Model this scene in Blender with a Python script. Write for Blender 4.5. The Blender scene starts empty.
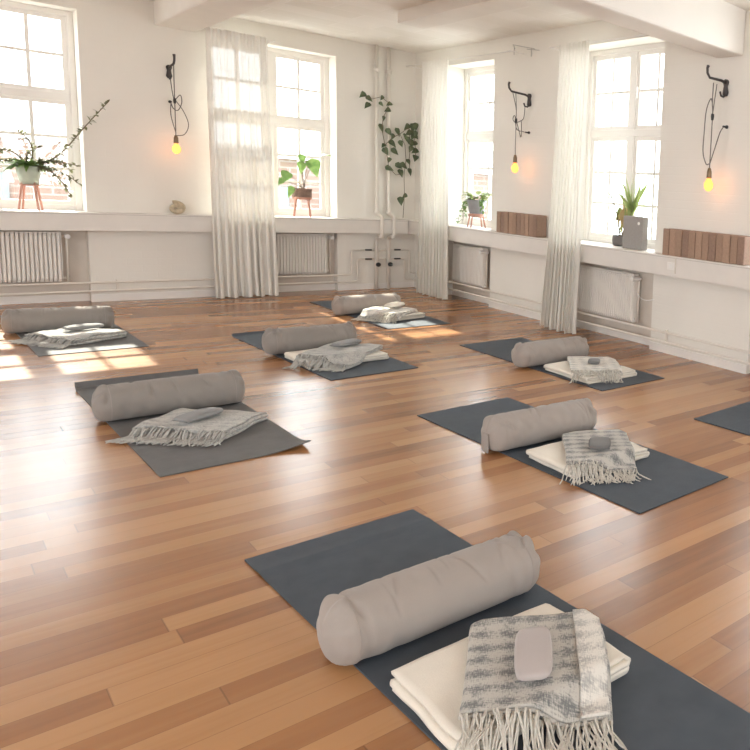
import bpy, bmesh, math, random
from mathutils import Vector, Matrix, noise
R = random.Random
PI = math.pi
sc = bpy.context.scene
COL = sc.collection

# ------------------------------------------------------------------ camera
F_, PX_, PY_ = 725.43, 733.78, 296.43
CAM = Vector((-4.3725, -9.1897, 1.3414)); YAW, PITCH, ROLL = -0.8627, 0.1284, 0.0635
cd = bpy.data.cameras.new('camera'); cam = bpy.data.objects.new('camera', cd); COL.objects.link(cam)
rr = Vector((math.cos(YAW), math.sin(YAW), 0)); f0 = Vector((-math.sin(YAW), math.cos(YAW), 0)); u0 = Vector((0, 0, 1))
fw = f0*math.cos(PITCH) - u0*math.sin(PITCH); up = u0*math.cos(PITCH) + f0*math.sin(PITCH)
r2 = rr*math.cos(ROLL) + up*math.sin(ROLL); u2 = up*math.cos(ROLL) - rr*math.sin(ROLL)
m = Matrix((r2, u2, -fw)).transposed().to_4x4(); m.translation = CAM
cam.matrix_world = m
cd.sensor_width = 36; cd.sensor_fit = 'HORIZONTAL'; cd.lens = F_*36/750
cd.shift_x = (375-PX_)/750; cd.shift_y = (PY_-375)/750
cd.clip_start = .05; cd.clip_end = 300
sc.camera = cam

# ------------------------------------------------------------------ materials
def new_mat(name):
    mt = bpy.data.materials.new(name); mt.use_nodes = True
    nt = mt.node_tree; b = nt.nodes['Principled BSDF']
    return mt, nt, b
def N(nt, t, **kw):
    n = nt.nodes.new(t)
    for k, v in kw.items():
        if k in n.inputs.keys(): n.inputs[k].default_value = v
        else: setattr(n, k, v)
    return n
def L(nt, a, b): nt.links.new(a, b)
def ramp(nt, fac, stops):
    r = N(nt, 'ShaderNodeValToRGB'); e = r.color_ramp.elements
    while len(e) < len(stops): e.new(.5)
    for i, (p, c) in enumerate(stops): e[i].position = p; e[i].color = (*c, 1)
    L(nt, fac, r.inputs[0]); return r
def simple(name, col, rough=.6, metal=0, noise_amt=0, scale=30, bump=0, bscale=200, spec=.5, sheen=0):
    mt, nt, b = new_mat(name)
    b.inputs['Roughness'].default_value = rough; b.inputs['Metallic'].default_value = metal
    b.inputs['Specular IOR Level'].default_value = spec
    if sheen: b.inputs['Sheen Weight'].default_value = sheen
    tc = N(nt, 'ShaderNodeTexCoord')
    if noise_amt:
        nz = N(nt, 'ShaderNodeTexNoise', Scale=scale, Detail=4.0); L(nt, tc.outputs['Object'], nz.inputs['Vector'])
        lo = tuple(max(0, c*(1-noise_amt)) for c in col); hi = tuple(min(1, c*(1+noise_amt)) for c in col)
        r = ramp(nt, nz.outputs[0], [(.3, lo), (.7, hi)]); L(nt, r.outputs[0], b.inputs['Base Color'])
    else: b.inputs['Base Color'].default_value = (*col, 1)
    if bump:
        nb = N(nt, 'ShaderNodeTexNoise', Scale=bscale, Detail=3.0); L(nt, tc.outputs['Object'], nb.inputs['Vector'])
        bp = N(nt, 'ShaderNodeBump', Strength=bump, Distance=.004); L(nt, nb.outputs[0], bp.inputs['Height']); L(nt, bp.outputs[0], b.inputs['Normal'])
    return mt

def wall_material():
    mt, nt, b = new_mat('painted_brick')
    b.inputs['Roughness'].default_value = .75; b.inputs['Specular IOR Level'].default_value = .25
    tc = N(nt, 'ShaderNodeTexCoord')
    nz = N(nt, 'ShaderNodeTexNoise', Scale=1.3, Detail=5.0); L(nt, tc.outputs['Object'], nz.inputs['Vector'])
    r = ramp(nt, nz.outputs[0], [(.3, (.775, .745, .685)), (.7, (.815, .785, .725))]); L(nt, r.outputs[0], b.inputs['Base Color'])
    sp = N(nt, 'ShaderNodeSeparateXYZ'); L(nt, tc.outputs['Object'], sp.inputs[0])
    ad = N(nt, 'ShaderNodeMath', operation='ADD'); L(nt, sp.outputs[0], ad.inputs[0]); L(nt, sp.outputs[1], ad.inputs[1])
    cb = N(nt, 'ShaderNodeCombineXYZ'); L(nt, ad.outputs[0], cb.inputs[0]); L(nt, sp.outputs[2], cb.inputs[1])
    br = N(nt, 'ShaderNodeTexBrick', Scale=1.0); br.inputs['Brick Width'].default_value = .24; br.inputs['Row Height'].default_value = .07
    br.inputs['Mortar Size'].default_value = .006; br.inputs['Mortar Smooth'].default_value = 1.0
    br.inputs['Color1'].default_value = (1, 1, 1, 1); br.inputs['Color2'].default_value = (.8, .8, .8, 1); br.inputs['Mortar'].default_value = (0, 0, 0, 1)
    L(nt, cb.outputs[0], br.inputs['Vector'])
    n2 = N(nt, 'ShaderNodeTexNoise', Scale=45.0, Detail=4.0); L(nt, tc.outputs['Object'], n2.inputs['Vector'])
    mx = N(nt, 'ShaderNodeMath', operation='ADD'); L(nt, br.outputs[0], mx.inputs[0]); L(nt, n2.outputs[0], mx.inputs[1])
    bp = N(nt, 'ShaderNodeBump', Strength=.10, Distance=.006); L(nt, mx.outputs[0], bp.inputs['Height']); L(nt, bp.outputs[0], b.inputs['Normal'])
    return mt

def floor_material():
    mt, nt, b = new_mat('varnished_planks')
    tc = N(nt, 'ShaderNodeTexCoord'); sp = N(nt, 'ShaderNodeSeparateXYZ'); L(nt, tc.outputs['Object'], sp.inputs[0])
    def M(op, a, c=None):
        n = N(nt, 'ShaderNodeMath', operation=op)
        for i, v in enumerate((a, c)):
            if v is None: continue
            if isinstance(v, (int, float)): n.inputs[i].default_value = v
            else: L(nt, v, n.inputs[i])
        return n.outputs[0]
    yy = M('DIVIDE', sp.outputs[1], .092); row = M('FLOOR', yy); fy = M('FRACT', yy)
    wn = N(nt, 'ShaderNodeTexWhiteNoise', noise_dimensions='1D'); L(nt, row, wn.inputs['W'])
    xx = M('ADD', M('DIVIDE', sp.outputs[0], 1.3), M('MULTIPLY', wn.outputs[0], 17.0)); colm = M('FLOOR', xx); fx = M('FRACT', xx)
    cb = N(nt, 'ShaderNodeCombineXYZ'); L(nt, row, cb.inputs[0]); L(nt, colm, cb.inputs[1])
    w2 = N(nt, 'ShaderNodeTexWhiteNoise', noise_dimensions='2D'); L(nt, cb.outputs[0], w2.inputs['Vector'])
    mp = N(nt, 'ShaderNodeMapping'); mp.inputs['Scale'].default_value = (2.2, 30, 1); L(nt, tc.outputs['Object'], mp.inputs[0])
    off = N(nt, 'ShaderNodeVectorMath', operation='ADD'); L(nt, mp.outputs[0], off.inputs[0])
    sc3 = N(nt, 'ShaderNodeVectorMath', operation='SCALE'); L(nt, w2.outputs['Color'], sc3.inputs[0]); sc3.inputs['Scale'].default_value = 40
    L(nt, sc3.outputs[0], off.inputs[1])
    gr = N(nt, 'ShaderNodeTexNoise', Scale=1.0, Detail=6.0, Distortion=.6); L(nt, off.outputs[0], gr.inputs['Vector'])
    bl = N(nt, 'ShaderNodeTexNoise', Scale=.55, Detail=2.0); L(nt, tc.outputs['Object'], bl.inputs['Vector'])
    t = M('ADD', M('MULTIPLY', w2.outputs[0], .58), M('ADD', M('MULTIPLY', gr.outputs[0], .36), M('MULTIPLY', bl.outputs[0], .28)))
    r = ramp(nt, t, FLOOR_STOPS)
    seam = M('MULTIPLY', M('GREATER_THAN', M('ABSOLUTE', M('SUBTRACT', fy, .5)), .488), .38)
    seam2 = M('MULTIPLY', M('GREATER_THAN', M('ABSOLUTE', M('SUBTRACT', fx, .5)), .4985), .38)
    sm = M('MAXIMUM', seam, seam2)
    mx = N(nt, 'ShaderNodeMix', data_type='RGBA'); L(nt, sm, mx.inputs[0]); L(nt, r.outputs[0], mx.inputs[6]); mx.inputs[7].default_value = (.07, .03, .015, 1)
    L(nt, mx.outputs[2], b.inputs['Base Color'])
    rn = N(nt, 'ShaderNodeTexNoise', Scale=6.0, Detail=4.0); L(nt, tc.outputs['Object'], rn.inputs['Vector'])
    mr = N(nt, 'ShaderNodeMapRange'); mr.inputs['To Min'].default_value = FLOOR_R[0]; mr.inputs['To Max'].default_value = FLOOR_R[1]
    L(nt, rn.outputs[0], mr.inputs[0]); L(nt, mr.outputs[0], b.inputs['Roughness'])
    b.inputs['Specular IOR Level'].default_value = FLOOR_SPEC
    wv = N(nt, 'ShaderNodeTexNoise', Scale=9.0, Detail=2.0); L(nt, tc.outputs['Object'], wv.inputs['Vector'])
    hs = M('SUBTRACT', M('ADD', M('MULTIPLY', w2.outputs[0], .3), M('MULTIPLY', wv.outputs[0], .9)), M('MULTIPLY', sm, .6))
    bp = N(nt, 'ShaderNodeBump', Strength=.10, Distance=.004); L(nt, hs, bp.inputs['Height']); L(nt, bp.outputs[0], b.inputs['Normal'])
    return mt
FLOOR_STOPS = [(.2, (.175, .070, .026)), (.42, (.285, .122, .045)), (.62, (.36, .168, .066)), (.86, (.455, .238, .104))]
FLOOR_R = (.215, .262); FLOOR_SPEC = .95

def ceiling_material():
    mt, nt, b = new_mat('ceiling_panels'); b.inputs['Roughness'].default_value = .85; b.inputs['Specular IOR Level'].default_value = .2
    tc = N(nt, 'ShaderNodeTexCoord')
    br = N(nt, 'ShaderNodeTexBrick', Scale=1.0); br.inputs['Brick Width'].default_value = .62; br.inputs['Row Height'].default_value = .31
    br.inputs['Mortar Size'].default_value = .012; br.inputs['Mortar Smooth'].default_value = .6
    br.inputs['Color1'].default_value = (.86, .83, .79, 1); br.inputs['Color2'].default_value = (.80, .77, .72, 1); br.inputs['Mortar'].default_value = (.86, .83, .79, 1)
    L(nt, tc.outputs['Object'], br.inputs['Vector']); L(nt, br.outputs[0], b.inputs['Base Color'])
    return mt

def glass_material():
    mt, nt, b = new_mat('window_glass'); nt.nodes.remove(b)
    out = nt.nodes['Material Output']; t = N(nt, 'ShaderNodeBsdfTransparent'); t.inputs[0].default_value = (.97, .985, .98, 1)
    g = N(nt, 'ShaderNodeBsdfGlossy', Roughness=.03); x = N(nt, 'ShaderNodeMixShader', Fac=.06)
    L(nt, t.outputs[0], x.inputs[1]); L(nt, g.outputs[0], x.inputs[2]); L(nt, x.outputs[0], out.inputs[0]); return mt

def sheer_material(nm='sheer_linen', tr=.055):
    mt, nt, b = new_mat(nm); nt.nodes.remove(b); out = nt.nodes['Material Output']
    tc = N(nt, 'ShaderNodeTexCoord'); mp = N(nt, 'ShaderNodeMapping'); mp.inputs['Scale'].default_value = (400, 400, 60); L(nt, tc.outputs['Object'], mp.inputs[0])
    nz = N(nt, 'ShaderNodeTexNoise', Scale=1.0, Detail=2.0); L(nt, mp.outputs[0], nz.inputs['Vector'])
    r = ramp(nt, nz.outputs[0], [(.3, (.82, .79, .735)), (.7, (.88, .855, .80))])
    d = N(nt, 'ShaderNodeBsdfDiffuse'); tl = N(nt, 'ShaderNodeBsdfTranslucent'); t = N(nt, 'ShaderNodeBsdfTransparent')
    L(nt, r.outputs[0], d.inputs[0]); L(nt, r.outputs[0], tl.inputs[0])
    x = N(nt, 'ShaderNodeMixShader', Fac=tr); L(nt, d.outputs[0], x.inputs[1]); L(nt, tl.outputs[0], x.inputs[2])
    y = N(nt, 'ShaderNodeMixShader', Fac=.05); L(nt, x.outputs[0], y.inputs[1]); L(nt, t.outputs[0], y.inputs[2]); L(nt, y.outputs[0], out.inputs[0]); return mt

def leaf_material(name, c1, c2):
    mt, nt, b = new_mat(name); out = nt.nodes['Material Output']
    tc = N(nt, 'ShaderNodeTexCoord'); nz = N(nt, 'ShaderNodeTexNoise', Scale=18.0, Detail=3.0); L(nt, tc.outputs['Object'], nz.inputs['Vector'])
    r = ramp(nt, nz.outputs[0], [(.35, c1), (.65, c2)]); L(nt, r.outputs[0], b.inputs['Base Color']); b.inputs['Roughness'].default_value = .4
    tl = N(nt, 'ShaderNodeBsdfTranslucent'); L(nt, r.outputs[0], tl.inputs[0])
    x = N(nt, 'ShaderNodeMixShader', Fac=.35); L(nt, b.outputs[0], x.inputs[1]); L(nt, tl.outputs[0], x.inputs[2]); L(nt, x.outputs[0], out.inputs[0]); return mt

def fabric(name, c, var=.08, wscale=700, bump=.25, rough=.95, blot=9):
    mt, nt, b = new_mat(name); b.inputs['Roughness'].default_value = rough; b.inputs['Specular IOR Level'].default_value = .15
    b.inputs['Sheen Weight'].default_value = .15
    tc = N(nt, 'ShaderNodeTexCoord')
    n1 = N(nt, 'ShaderNodeTexNoise', Scale=wscale, Detail=2.0); L(nt, tc.outputs['Object'], n1.inputs['Vector'])
    n2 = N(nt, 'ShaderNodeTexNoise', Scale=blot, Detail=4.0); L(nt, tc.outputs['Object'], n2.inputs['Vector'])
    ad = N(nt, 'ShaderNodeMath', operation='ADD'); L(nt, n1.outputs[0], ad.inputs[0]); L(nt, n2.outputs[0], ad.inputs[1])
    hf = N(nt, 'ShaderNodeMath', operation='MULTIPLY'); hf.inputs[1].default_value = .5; L(nt, ad.outputs[0], hf.inputs[0])
    r = ramp(nt, hf.outputs[0], [(.35, tuple(x*(1-var) for x in c)), (.65, tuple(min(1, x*(1+var)) for x in c))]); L(nt, r.outputs[0], b.inputs['Base Color'])
    bp = N(nt, 'ShaderNodeBump', Strength=bump, Distance=.0015); L(nt, n1.outputs[0], bp.inputs['Height']); L(nt, bp.outputs[0], b.inputs['Normal'])
    return mt

def plaid(name, light, dark, k=1.0):
    mt, nt, b = new_mat(name); b.inputs['Roughness'].default_value = .95; b.inputs['Specular IOR Level'].default_value = .1; b.inputs['Sheen Weight'].default_value = .2
    uv = N(nt, 'ShaderNodeUVMap'); sp = N(nt, 'ShaderNodeSeparateXYZ'); L(nt, uv.outputs[0], sp.inputs[0])
    def M(op, a, c=None, d=None):
        n = N(nt, 'ShaderNodeMath', operation=op)
        for i, v in enumerate((a, c, d)):
            if v is None: continue
            if isinstance(v, (int, float)): n.inputs[i].default_value = v
            else: L(nt, v, n.inputs[i])
        return n.outputs[0]
    def stripes(o, per, ph):
        return M('ADD', M('MULTIPLY', M('SINE', M('ADD', M('MULTIPLY', o, 2*PI/per), ph)), .5), .5)
    a = M('MULTIPLY', stripes(sp.outputs[0], .075, .5), .30*k); c = M('MULTIPLY', stripes(sp.outputs[1], .058, 1.0), .45*k)
    bz = N(nt, 'ShaderNodeTexNoise', Scale=1.0, Detail=2.0); bmp = N(nt, 'ShaderNodeMapping'); bmp.inputs['Scale'].default_value = (16, 26, 1); L(nt, uv.outputs[0], bmp.inputs[0]); L(nt, bmp.outputs[0], bz.inputs['Vector'])
    a = M('ADD', M('ADD', a, .37*(1-k)), M('MULTIPLY', M('SUBTRACT', bz.outputs[0], .45), .9))
    nz = N(nt, 'ShaderNodeTexNoise', Scale=1.0, Detail=3.0); mp = N(nt, 'ShaderNodeMapping'); mp.inputs['Scale'].default_value = (60, 260, 1)
    L(nt, uv.outputs[0], mp.inputs[0]); L(nt, mp.outputs[0], nz.inputs['Vector'])
    n3 = N(nt, 'ShaderNodeTexNoise', Scale=1.0, Detail=3.0); m3 = N(nt, 'ShaderNodeMapping'); m3.inputs['Scale'].default_value = (320, 70, 1)
    L(nt, uv.outputs[0], m3.inputs[0]); L(nt, m3.outputs[0], n3.inputs['Vector'])
    t = M('ADD', M('ADD', a, c), M('ADD', M('MULTIPLY', M('SUBTRACT', nz.outputs[0], .5), 1.5), M('MULTIPLY', M('SUBTRACT', n3.outputs[0], .5), 1.5)))
    r = ramp(nt, t, [(.25, light), (.85, dark)]); L(nt, r.outputs[0], b.inputs['Base Color'])
    h = M('ADD', nz.outputs[0], n3.outputs[0])
    bp = N(nt, 'ShaderNodeBump', Strength=.6, Distance=.003); L(nt, h, bp.inputs['Height']); L(nt, bp.outputs[0], b.inputs['Normal'])
    return mt

def emit_material(name, col, s):
    mt, nt, b = new_mat(name); b.inputs['Base Color'].default_value = (*col, 1)
    b.inputs['Emission Color'].default_value = (*col, 1); b.inputs['Emission Strength'].default_value = s; return mt

def brick_material():
    mt, nt, b = new_mat('red_brick'); b.inputs['Roughness'].default_value = .9
    tc = N(nt, 'ShaderNodeTexCoord'); mp = N(nt, 'ShaderNodeMapping'); mp.inputs['Rotation'].default_value = (PI/2, 0, 0); L(nt, tc.outputs['Object'], mp.inputs[0])
    br = N(nt, 'ShaderNodeTexBrick', Scale=1.0); br.inputs['Brick Width'].default_value = .5; br.inputs['Row Height'].default_value = .16; br.inputs['Mortar Size'].default_value = .02
    br.inputs['Color1'].default_value = (.165, .105, .080, 1); br.inputs['Color2'].default_value = (.135, .088, .068, 1); br.inputs['Mortar'].default_value = (.19, .165, .145, 1)
    L(nt, mp.outputs[0], br.inputs['Vector']); L(nt, br.outputs[0], b.inputs['Base Color']); return mt

M_wall = wall_material(); M_floor = floor_material(); M_ceil = ceiling_material()
M_beam = simple('beam_paint', (.80, .765, .72), .75, noise_amt=.02, scale=4, bump=.1, bscale=30)
M_ledge = simple('ledge_paint', (.74, .70, .65), .5, noise_amt=.03, scale=6)
M_trim = simple('white_gloss_paint', (.82, .79, .75), .4)
M_gapshade = simple('ledge_gap_shade', (.50, .46, .42), .6)
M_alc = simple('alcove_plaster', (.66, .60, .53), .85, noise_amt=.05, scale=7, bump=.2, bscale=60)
M_rad = simple('radiator_enamel', (.80, .76, .71), .35)
M_pipe = simple('painted_pipe', (.76, .71, .64), .4)
M_glass = glass_material(); M_sheer = sheer_material(); M_sheer2 = sheer_material('sheer_voile', .25)
M_iron = simple('dark_iron', (.075, .068, .068), .5, .5)
M_cord = simple('dark_cord', (.14, .125, .115), .7)
M_bulb = emit_material('lit_bulb', (1.0, .27, .035), 2.3); M_bulb.node_tree.nodes['Principled BSDF'].inputs['Base Color'].default_value = (.35, .16, .04, 1)
_nt = M_bulb.node_tree; _x = N(_nt, 'ShaderNodeMixShader', Fac=.45); _t = N(_nt, 'ShaderNodeBsdfTransparent')
L(_nt, _nt.nodes['Principled BSDF'].outputs[0], _x.inputs[1]); L(_nt, _t.outputs[0], _x.inputs[2]); L(_nt, _x.outputs[0], _nt.nodes['Material Output'].inputs[0])
M_bulbcap = simple('brass_holder', (.22, .15, .09), .4, .7)
M_mat = simple('mat_rubber', (.064, .078, .096), .68, noise_amt=.10, scale=14, bump=.35, bscale=900, spec=.35)
M_matb = simple('mat_rubber_worn_glow', (.135, .132, .130), .70, noise_amt=.10, scale=14, bump=.35, bscale=900, spec=.35)  # paler copy of the mat colour: wear, with sun glow painted in
M_bol = fabric('bolster_cotton', (.345, .305, .275), .05)
M_bol2 = fabric('bolster_cotton_seam', (.325, .288, .26), .05)
M_bold = fabric('bolster_cotton_dark', (.265, .24, .218), .06)
M_cream = fabric('cream_wool', (.76, .71, .62), .05, wscale=350, bump=.4)
M_plaid = plaid('grey_plaid_weave', (.50, .475, .43), (.17, .175, .172))
M_plaid2 = plaid('mottled_grey_weave', (.50, .485, .45), (.22, .225, .22), .3)
M_plaidw = plaid('pale_weave', (.70, .67, .61), (.38, .37, .35))
M_fringe = fabric('fringe_yarn', (.56, .53, .47), .12, wscale=120)
M_fringeg = fabric('grey_fringe_yarn', (.42, .41, .38), .22, wscale=60)
M_eye = fabric('eye_pillow_lilac', (.44, .395, .375), .04)
M_eyed = fabric('eye_pillow_dark', (.17, .165, .16), .06)
M_eyeg = fabric('eye_pillow_grey', (.25, .25, .245), .06)
M_cork = simple('cork', (.34, .225, .16), .85, noise_amt=.10, scale=70)
M_corkl = simple('cork_pale', (.39, .26, .185), .85, noise_amt=.10, scale=70)
M_corkm = simple('cork_dark', (.29, .19, .14), .85, noise_amt=.10, scale=70)
M_leaf = leaf_material('vine_leaf', (.07, .10, .055), (.14, .18, .09))
M_leafl = leaf_material('bright_leaf', (.10, .19, .05), (.19, .29, .09))
M_leafp = leaf_material('pale_leaf', (.24, .31, .10), (.40, .45, .18))
M_leafd = leaf_material('succulent_leaf', (.13, .13, .075), (.24, .25, .12))
M_dry = leaf_material('dry_leaf', (.38, .27, .13), (.50, .38, .18))
M_stem = simple('stem', (.16, .12, .07), .7)
M_soil = simple('soil', (.05, .035, .025), .95, noise_amt=.3, scale=60)
M_pink = simple('pink_wood', (.46, .23, .17), .5, noise_amt=.1, scale=25)
M_potg = simple('grey_pot', (.30, .30, .31), .6, noise_amt=.06, scale=20)
M_potd = simple('dark_bowl', (.12, .105, .10), .5)
M_potc = simple('celadon_pot', (.42, .46, .38), .4, noise_amt=.08, scale=20)
M_basket = simple('brown_basket', (.20, .13, .10), .8, noise_amt=.3, scale=90, bump=.5, bscale=120)
M_box = simple('grey_panel', (.33, .31, .29), .8, noise_amt=.06, scale=60)
M_white = simple('white_plastic', (.82, .80, .77), .4)
M_black = simple('black_plastic', (.03, .03, .03), .45)
M_shell = simple('pale_gold_shell', (.52, .44, .31), .35, noise_amt=.3, scale=22)
M_brick = brick_material(); M_ext = simple('outside_pavement', (.42, .41, .39), .9, noise_amt=.1, scale=.6)
M_roof = simple('outside_render', (.62, .58, .54), .9); M_dk = simple('outside_pane', (.12, .15, .16), .2)

# ------------------------------------------------------------------ mesh helpers
class MB:
    def __init__(s): s.v = []; s.f = []; s.uv = {}
    def add(s, vs, fs, uvs=None):
        o = len(s.v); s.v += [tuple(x) for x in vs]; s.f += [tuple(i+o for i in f) for f in fs]
        if uvs:
            for i, u in enumerate(uvs): s.uv[o+i] = u
        return s
    def box(s, a, b):
        x0, x1 = sorted((a[0], b[0])); y0, y1 = sorted((a[1], b[1])); z0, z1 = sorted((a[2], b[2]))
        return s.add([(x0,y0,z0),(x1,y0,z0),(x1,y1,z0),(x0,y1,z0),(x0,y0,z1),(x1,y0,z1),(x1,y1,z1),(x0,y1,z1)],
                     [(0,3,2,1),(4,5,6,7),(0,1,5,4),(1,2,6,5),(2,3,7,6),(3,0,4,7)])
    def tube(s, pts, r, n=8, cap=True):
        pts = [Vector(p) for p in pts]; k = len(pts); rs = r if isinstance(r, (list, tuple)) else [r]*k
        T = [(pts[min(i+1, k-1)]-pts[max(i-1, 0)]).normalized() for i in range(k)]
        a = Vector((0, 0, 1)) if abs(T[0].z) < .9 else Vector((1, 0, 0)); nrm = (a - T[0]*a.dot(T[0])).normalized(); vs = []
        for i in range(k):
            nrm = (nrm - T[i]*nrm.dot(T[i]))
            nrm = nrm.normalized() if nrm.length > 1e-6 else T[i].orthogonal().normalized()
            bn = T[i].cross(nrm)
            for j in range(n):
                t = 2*PI*j/n; vs.append(pts[i] + (nrm*math.cos(t) + bn*math.sin(t))*rs[i])
        fs = [(i*n+j, i*n+(j+1) % n, (i+1)*n+(j+1) % n, (i+1)*n+j) for i in range(k-1) for j in range(n)]
        if cap: fs += [tuple(range(n))[::-1], tuple((k-1)*n+j for j in range(n))]
        return s.add(vs, fs)
    def lathe(s, prof, c, n=24, ax='z'):
        vs = []; k = len(prof)
        for r, h in prof:
            for j in range(n):
                t = 2*PI*j/n; p = (r*math.cos(t), r*math.sin(t), h)
                if ax == 'x': p = (h, p[0], p[1])
                if ax == 'y': p = (p[0], h, p[1])
                vs.append((c[0]+p[0], c[1]+p[1], c[2]+p[2]))
        fs = [(i*n+j, i*n+(j+1) % n, (i+1)*n+(j+1) % n, (i+1)*n+j) for i in range(k-1) for j in range(n)]
        if prof[0][0] > 1e-6: fs.append(tuple(range(n))[::-1])
        if prof[-1][0] > 1e-6: fs.append(tuple((k-1)*n+j for j in range(n)))
        return s.add(vs, fs)
    def leaf(s, base, d, upv, Ln, Wd, curl=.25, fold=.25, shape='oval', n=6):
        d = Vector(d).normalized(); upv = Vector(upv); side = d.cross(upv)
        side = side.normalized() if side.length > 1e-4 else d.orthogonal().normalized(); nr = side.cross(d).normalized()
        vs = []
        for i in range(n+1):
            t = i/n
            w = {'oval': math.sin(PI*t**.85), 'heart': (math.sin(PI*min(1, t*1.02)**.55) if t < 1 else 0), 'blade': (min(1, t*6)*(1-t)**.6)}[shape]*Wd/2
            c = Vector(base) + d*(Ln*t) - nr*(curl*Ln*t*t); h = nr*(fold*w)
            vs += [c - side*w + h, c, c + side*w + h]
        fs = []
        for i in range(n): fs += [(i*3, i*3+1, i*3+4, i*3+3), (i*3+1, i*3+2, i*3+5, i*3+4)]
        return s.add(vs, fs)
    def build(s, name, mat, parent=None, smooth=False, bevel=0, origin=None, recalc=True):
        me = bpy.data.meshes.new(name); o = Vector(origin) if origin else Vector((0, 0, 0))
        me.from_pydata([Vector(x)-o for x in s.v], [], s.f)
        if s.uv:
            ul = me.uv_layers.new(name='UVMap')
            for lp in me.loops: ul.data[lp.index].uv = s.uv.get(lp.vertex_index, (0, 0))
        if recalc:
            bm = bmesh.new(); bm.from_mesh(me); bmesh.ops.recalc_face_normals(bm, faces=bm.faces); bm.to_mesh(me); bm.free()
        me.materials.append(mat)
        if smooth: me.polygons.foreach_set('use_smooth', [True]*len(me.polygons))
        ob = bpy.data.objects.new(name, me); COL.objects.link(ob); ob.location = o
        if parent: ob.parent = parent
        if bevel:
            b = ob.modifiers.new('edge', 'BEVEL'); b.width = bevel; b.segments = 2; b.limit_method = 'ANGLE'; b.angle_limit = .7
        return ob

def thing(name, label, cat, loc=(0, 0, 0), rz=0, group=None):
    o = bpy.data.objects.new(name, None); COL.objects.link(o); o.location = loc; o.rotation_euler = (0, 0, rz); o.empty_display_size = .1
    return tag(o, label, cat, group)
def tag(o, label, cat, group=None):
    o['label'] = label; o['category'] = cat
    if group: o['group'] = group
    return o
def struct(o, label=None):
    o['kind'] = 'structure'
    if label: o['label'] = label
    return o
def sroot(name, label):
    o = bpy.data.objects.new(name, None); COL.objects.link(o); o['kind'] = 'structure'; o['label'] = label; return o

# ------------------------------------------------------------------ room shell
HC = 2.926; LZ0, LZ1, LD = .697, .8676, .1423; WT = .34; XL, YR = -8.4, -11.8
WIN_B = [(-6.65, -5.39), (-4.42, -3.16), (-2.15, -.93)]
WIN_R = [(-1.82, -.80), (-4.50, -3.20), (-6.95, -5.63)]
WZ0, WZ1 = LZ1-.02, 2.72
def W(w, s, d, z): return (s, d, z) if w == 'b' else (d, s, z)

struct(MB().box((XL-.4, YR-.4, -.12), (.5, .5, 0)).build('floor', M_floor), 'glossy reddish-brown plank floor of the room')
struct(MB().box((XL-.4, YR-.4, HC), (.5, .5, HC+.2)).build('ceiling', M_ceil), 'white ceiling of faint rectangular panels')
def make_wall(w, name, s0, s1, wins, label):
    b = MB(); al = MB(); cur = s0
    for a, c in sorted(wins):
        b.box(W(w, cur, 0, 0), W(w, a, WT, HC)); b.box(W(w, a, 0, WZ1), W(w, c, WT, HC))
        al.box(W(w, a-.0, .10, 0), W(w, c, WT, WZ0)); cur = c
    b.box(W(w, cur, 0, 0), W(w, s1, WT, HC))
    o = struct(b.build(name, M_wall), label)
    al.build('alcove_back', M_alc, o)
    return o
make_wall('b', 'wall_back', XL, 0, WIN_B, 'off-white back wall with tall windows and radiator recesses')
make_wall('r', 'wall_right', YR, WT, WIN_R, 'off-white right wall with tall windows and radiator recesses')
def far_wall(name, horizontal, s0, s1, at, openings, label):
    b = MB(); cur = s0
    def P(s, d, z): return (s, at-d, z) if horizontal else (at-d, s, z)
    for a, c in openings:
        b.box(P(cur, 0, 0), P(a, .3, HC)); b.box(P(a, 0, 2.72), P(c, .3, HC)); b.box(P(a, 0, 0), P(c, .3, .8)); cur = c
    b.box(P(cur, 0, 0), P(s1, .3, HC)); struct(b.build(name, M_wall), label)
LEFT_O = [(-9.6, -7.8), (-5.6, -3.6)]; REAR_O = [(-7.6, -5.8), (-2.8, -1.0)]  # openings in the unseen walls, added and sized for fill daylight
far_wall('wall_left', False, YR, 0, XL, LEFT_O, 'off-white unseen left wall with wide openings added for daylight')
far_wall('wall_rear', True, XL, 0, YR, REAR_O, 'off-white unseen rear wall with wide openings added for daylight')

# window ledges, boxed in, running over piers and recesses alike
def ledge(w, name, s0, s1, wins, label, mitre):
    b = MB(); b.box(W(w, s0, -LD, LZ0), W(w, s1, 0, LZ1-.012))
    t = MB(); t.box(W(w, s0, -LD-.008, LZ1-.012), W(w, s1, 0, LZ1))
    for a, c in wins:
        b.box(W(w, a, 0, LZ0), W(w, c, .1, LZ1-.012)); t.box(W(w, a, 0, LZ1-.012), W(w, c, .27, LZ1))
    o = struct(b.build(name, M_ledge), label); t.build('ledge_top', M_ledge, o)
    e = MB(); e.box(W(w, s0, -LD-.0085, LZ1-.016), W(w, s1, -LD+.002, LZ1-.012)); e.build('ledge_shadow_strip', M_gapshade, o)  # dark strip paints the shadow line under the overhanging top board
    return o
ledge('b', 'trim_1', XL, -LD-.009, WIN_B, 'white boxed-in window ledge along the back wall', 1)
ledge('r', 'trim_2', YR, -.001, WIN_R, 'white boxed-in window ledge along the right wall', 1)
for w, nm, s0, s1, wins in (('b', 'baseboard_back', XL, 0, WIN_B), ('r', 'baseboard_right', YR, 0, WIN_R)):
    b = MB(); cur = s0
    for a, c in sorted(wins):
        b.box(W(w, cur, -.012, 0), W(w, a, .0, .07)); b.box(W(w, a, .088, 0), W(w, c, .1, .07)); cur = c
    b.box(W(w, cur, -.012, 0), W(w, s1, 0, .07)); struct(b.build(nm, M_trim), 'low painted skirting along the wall')

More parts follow.
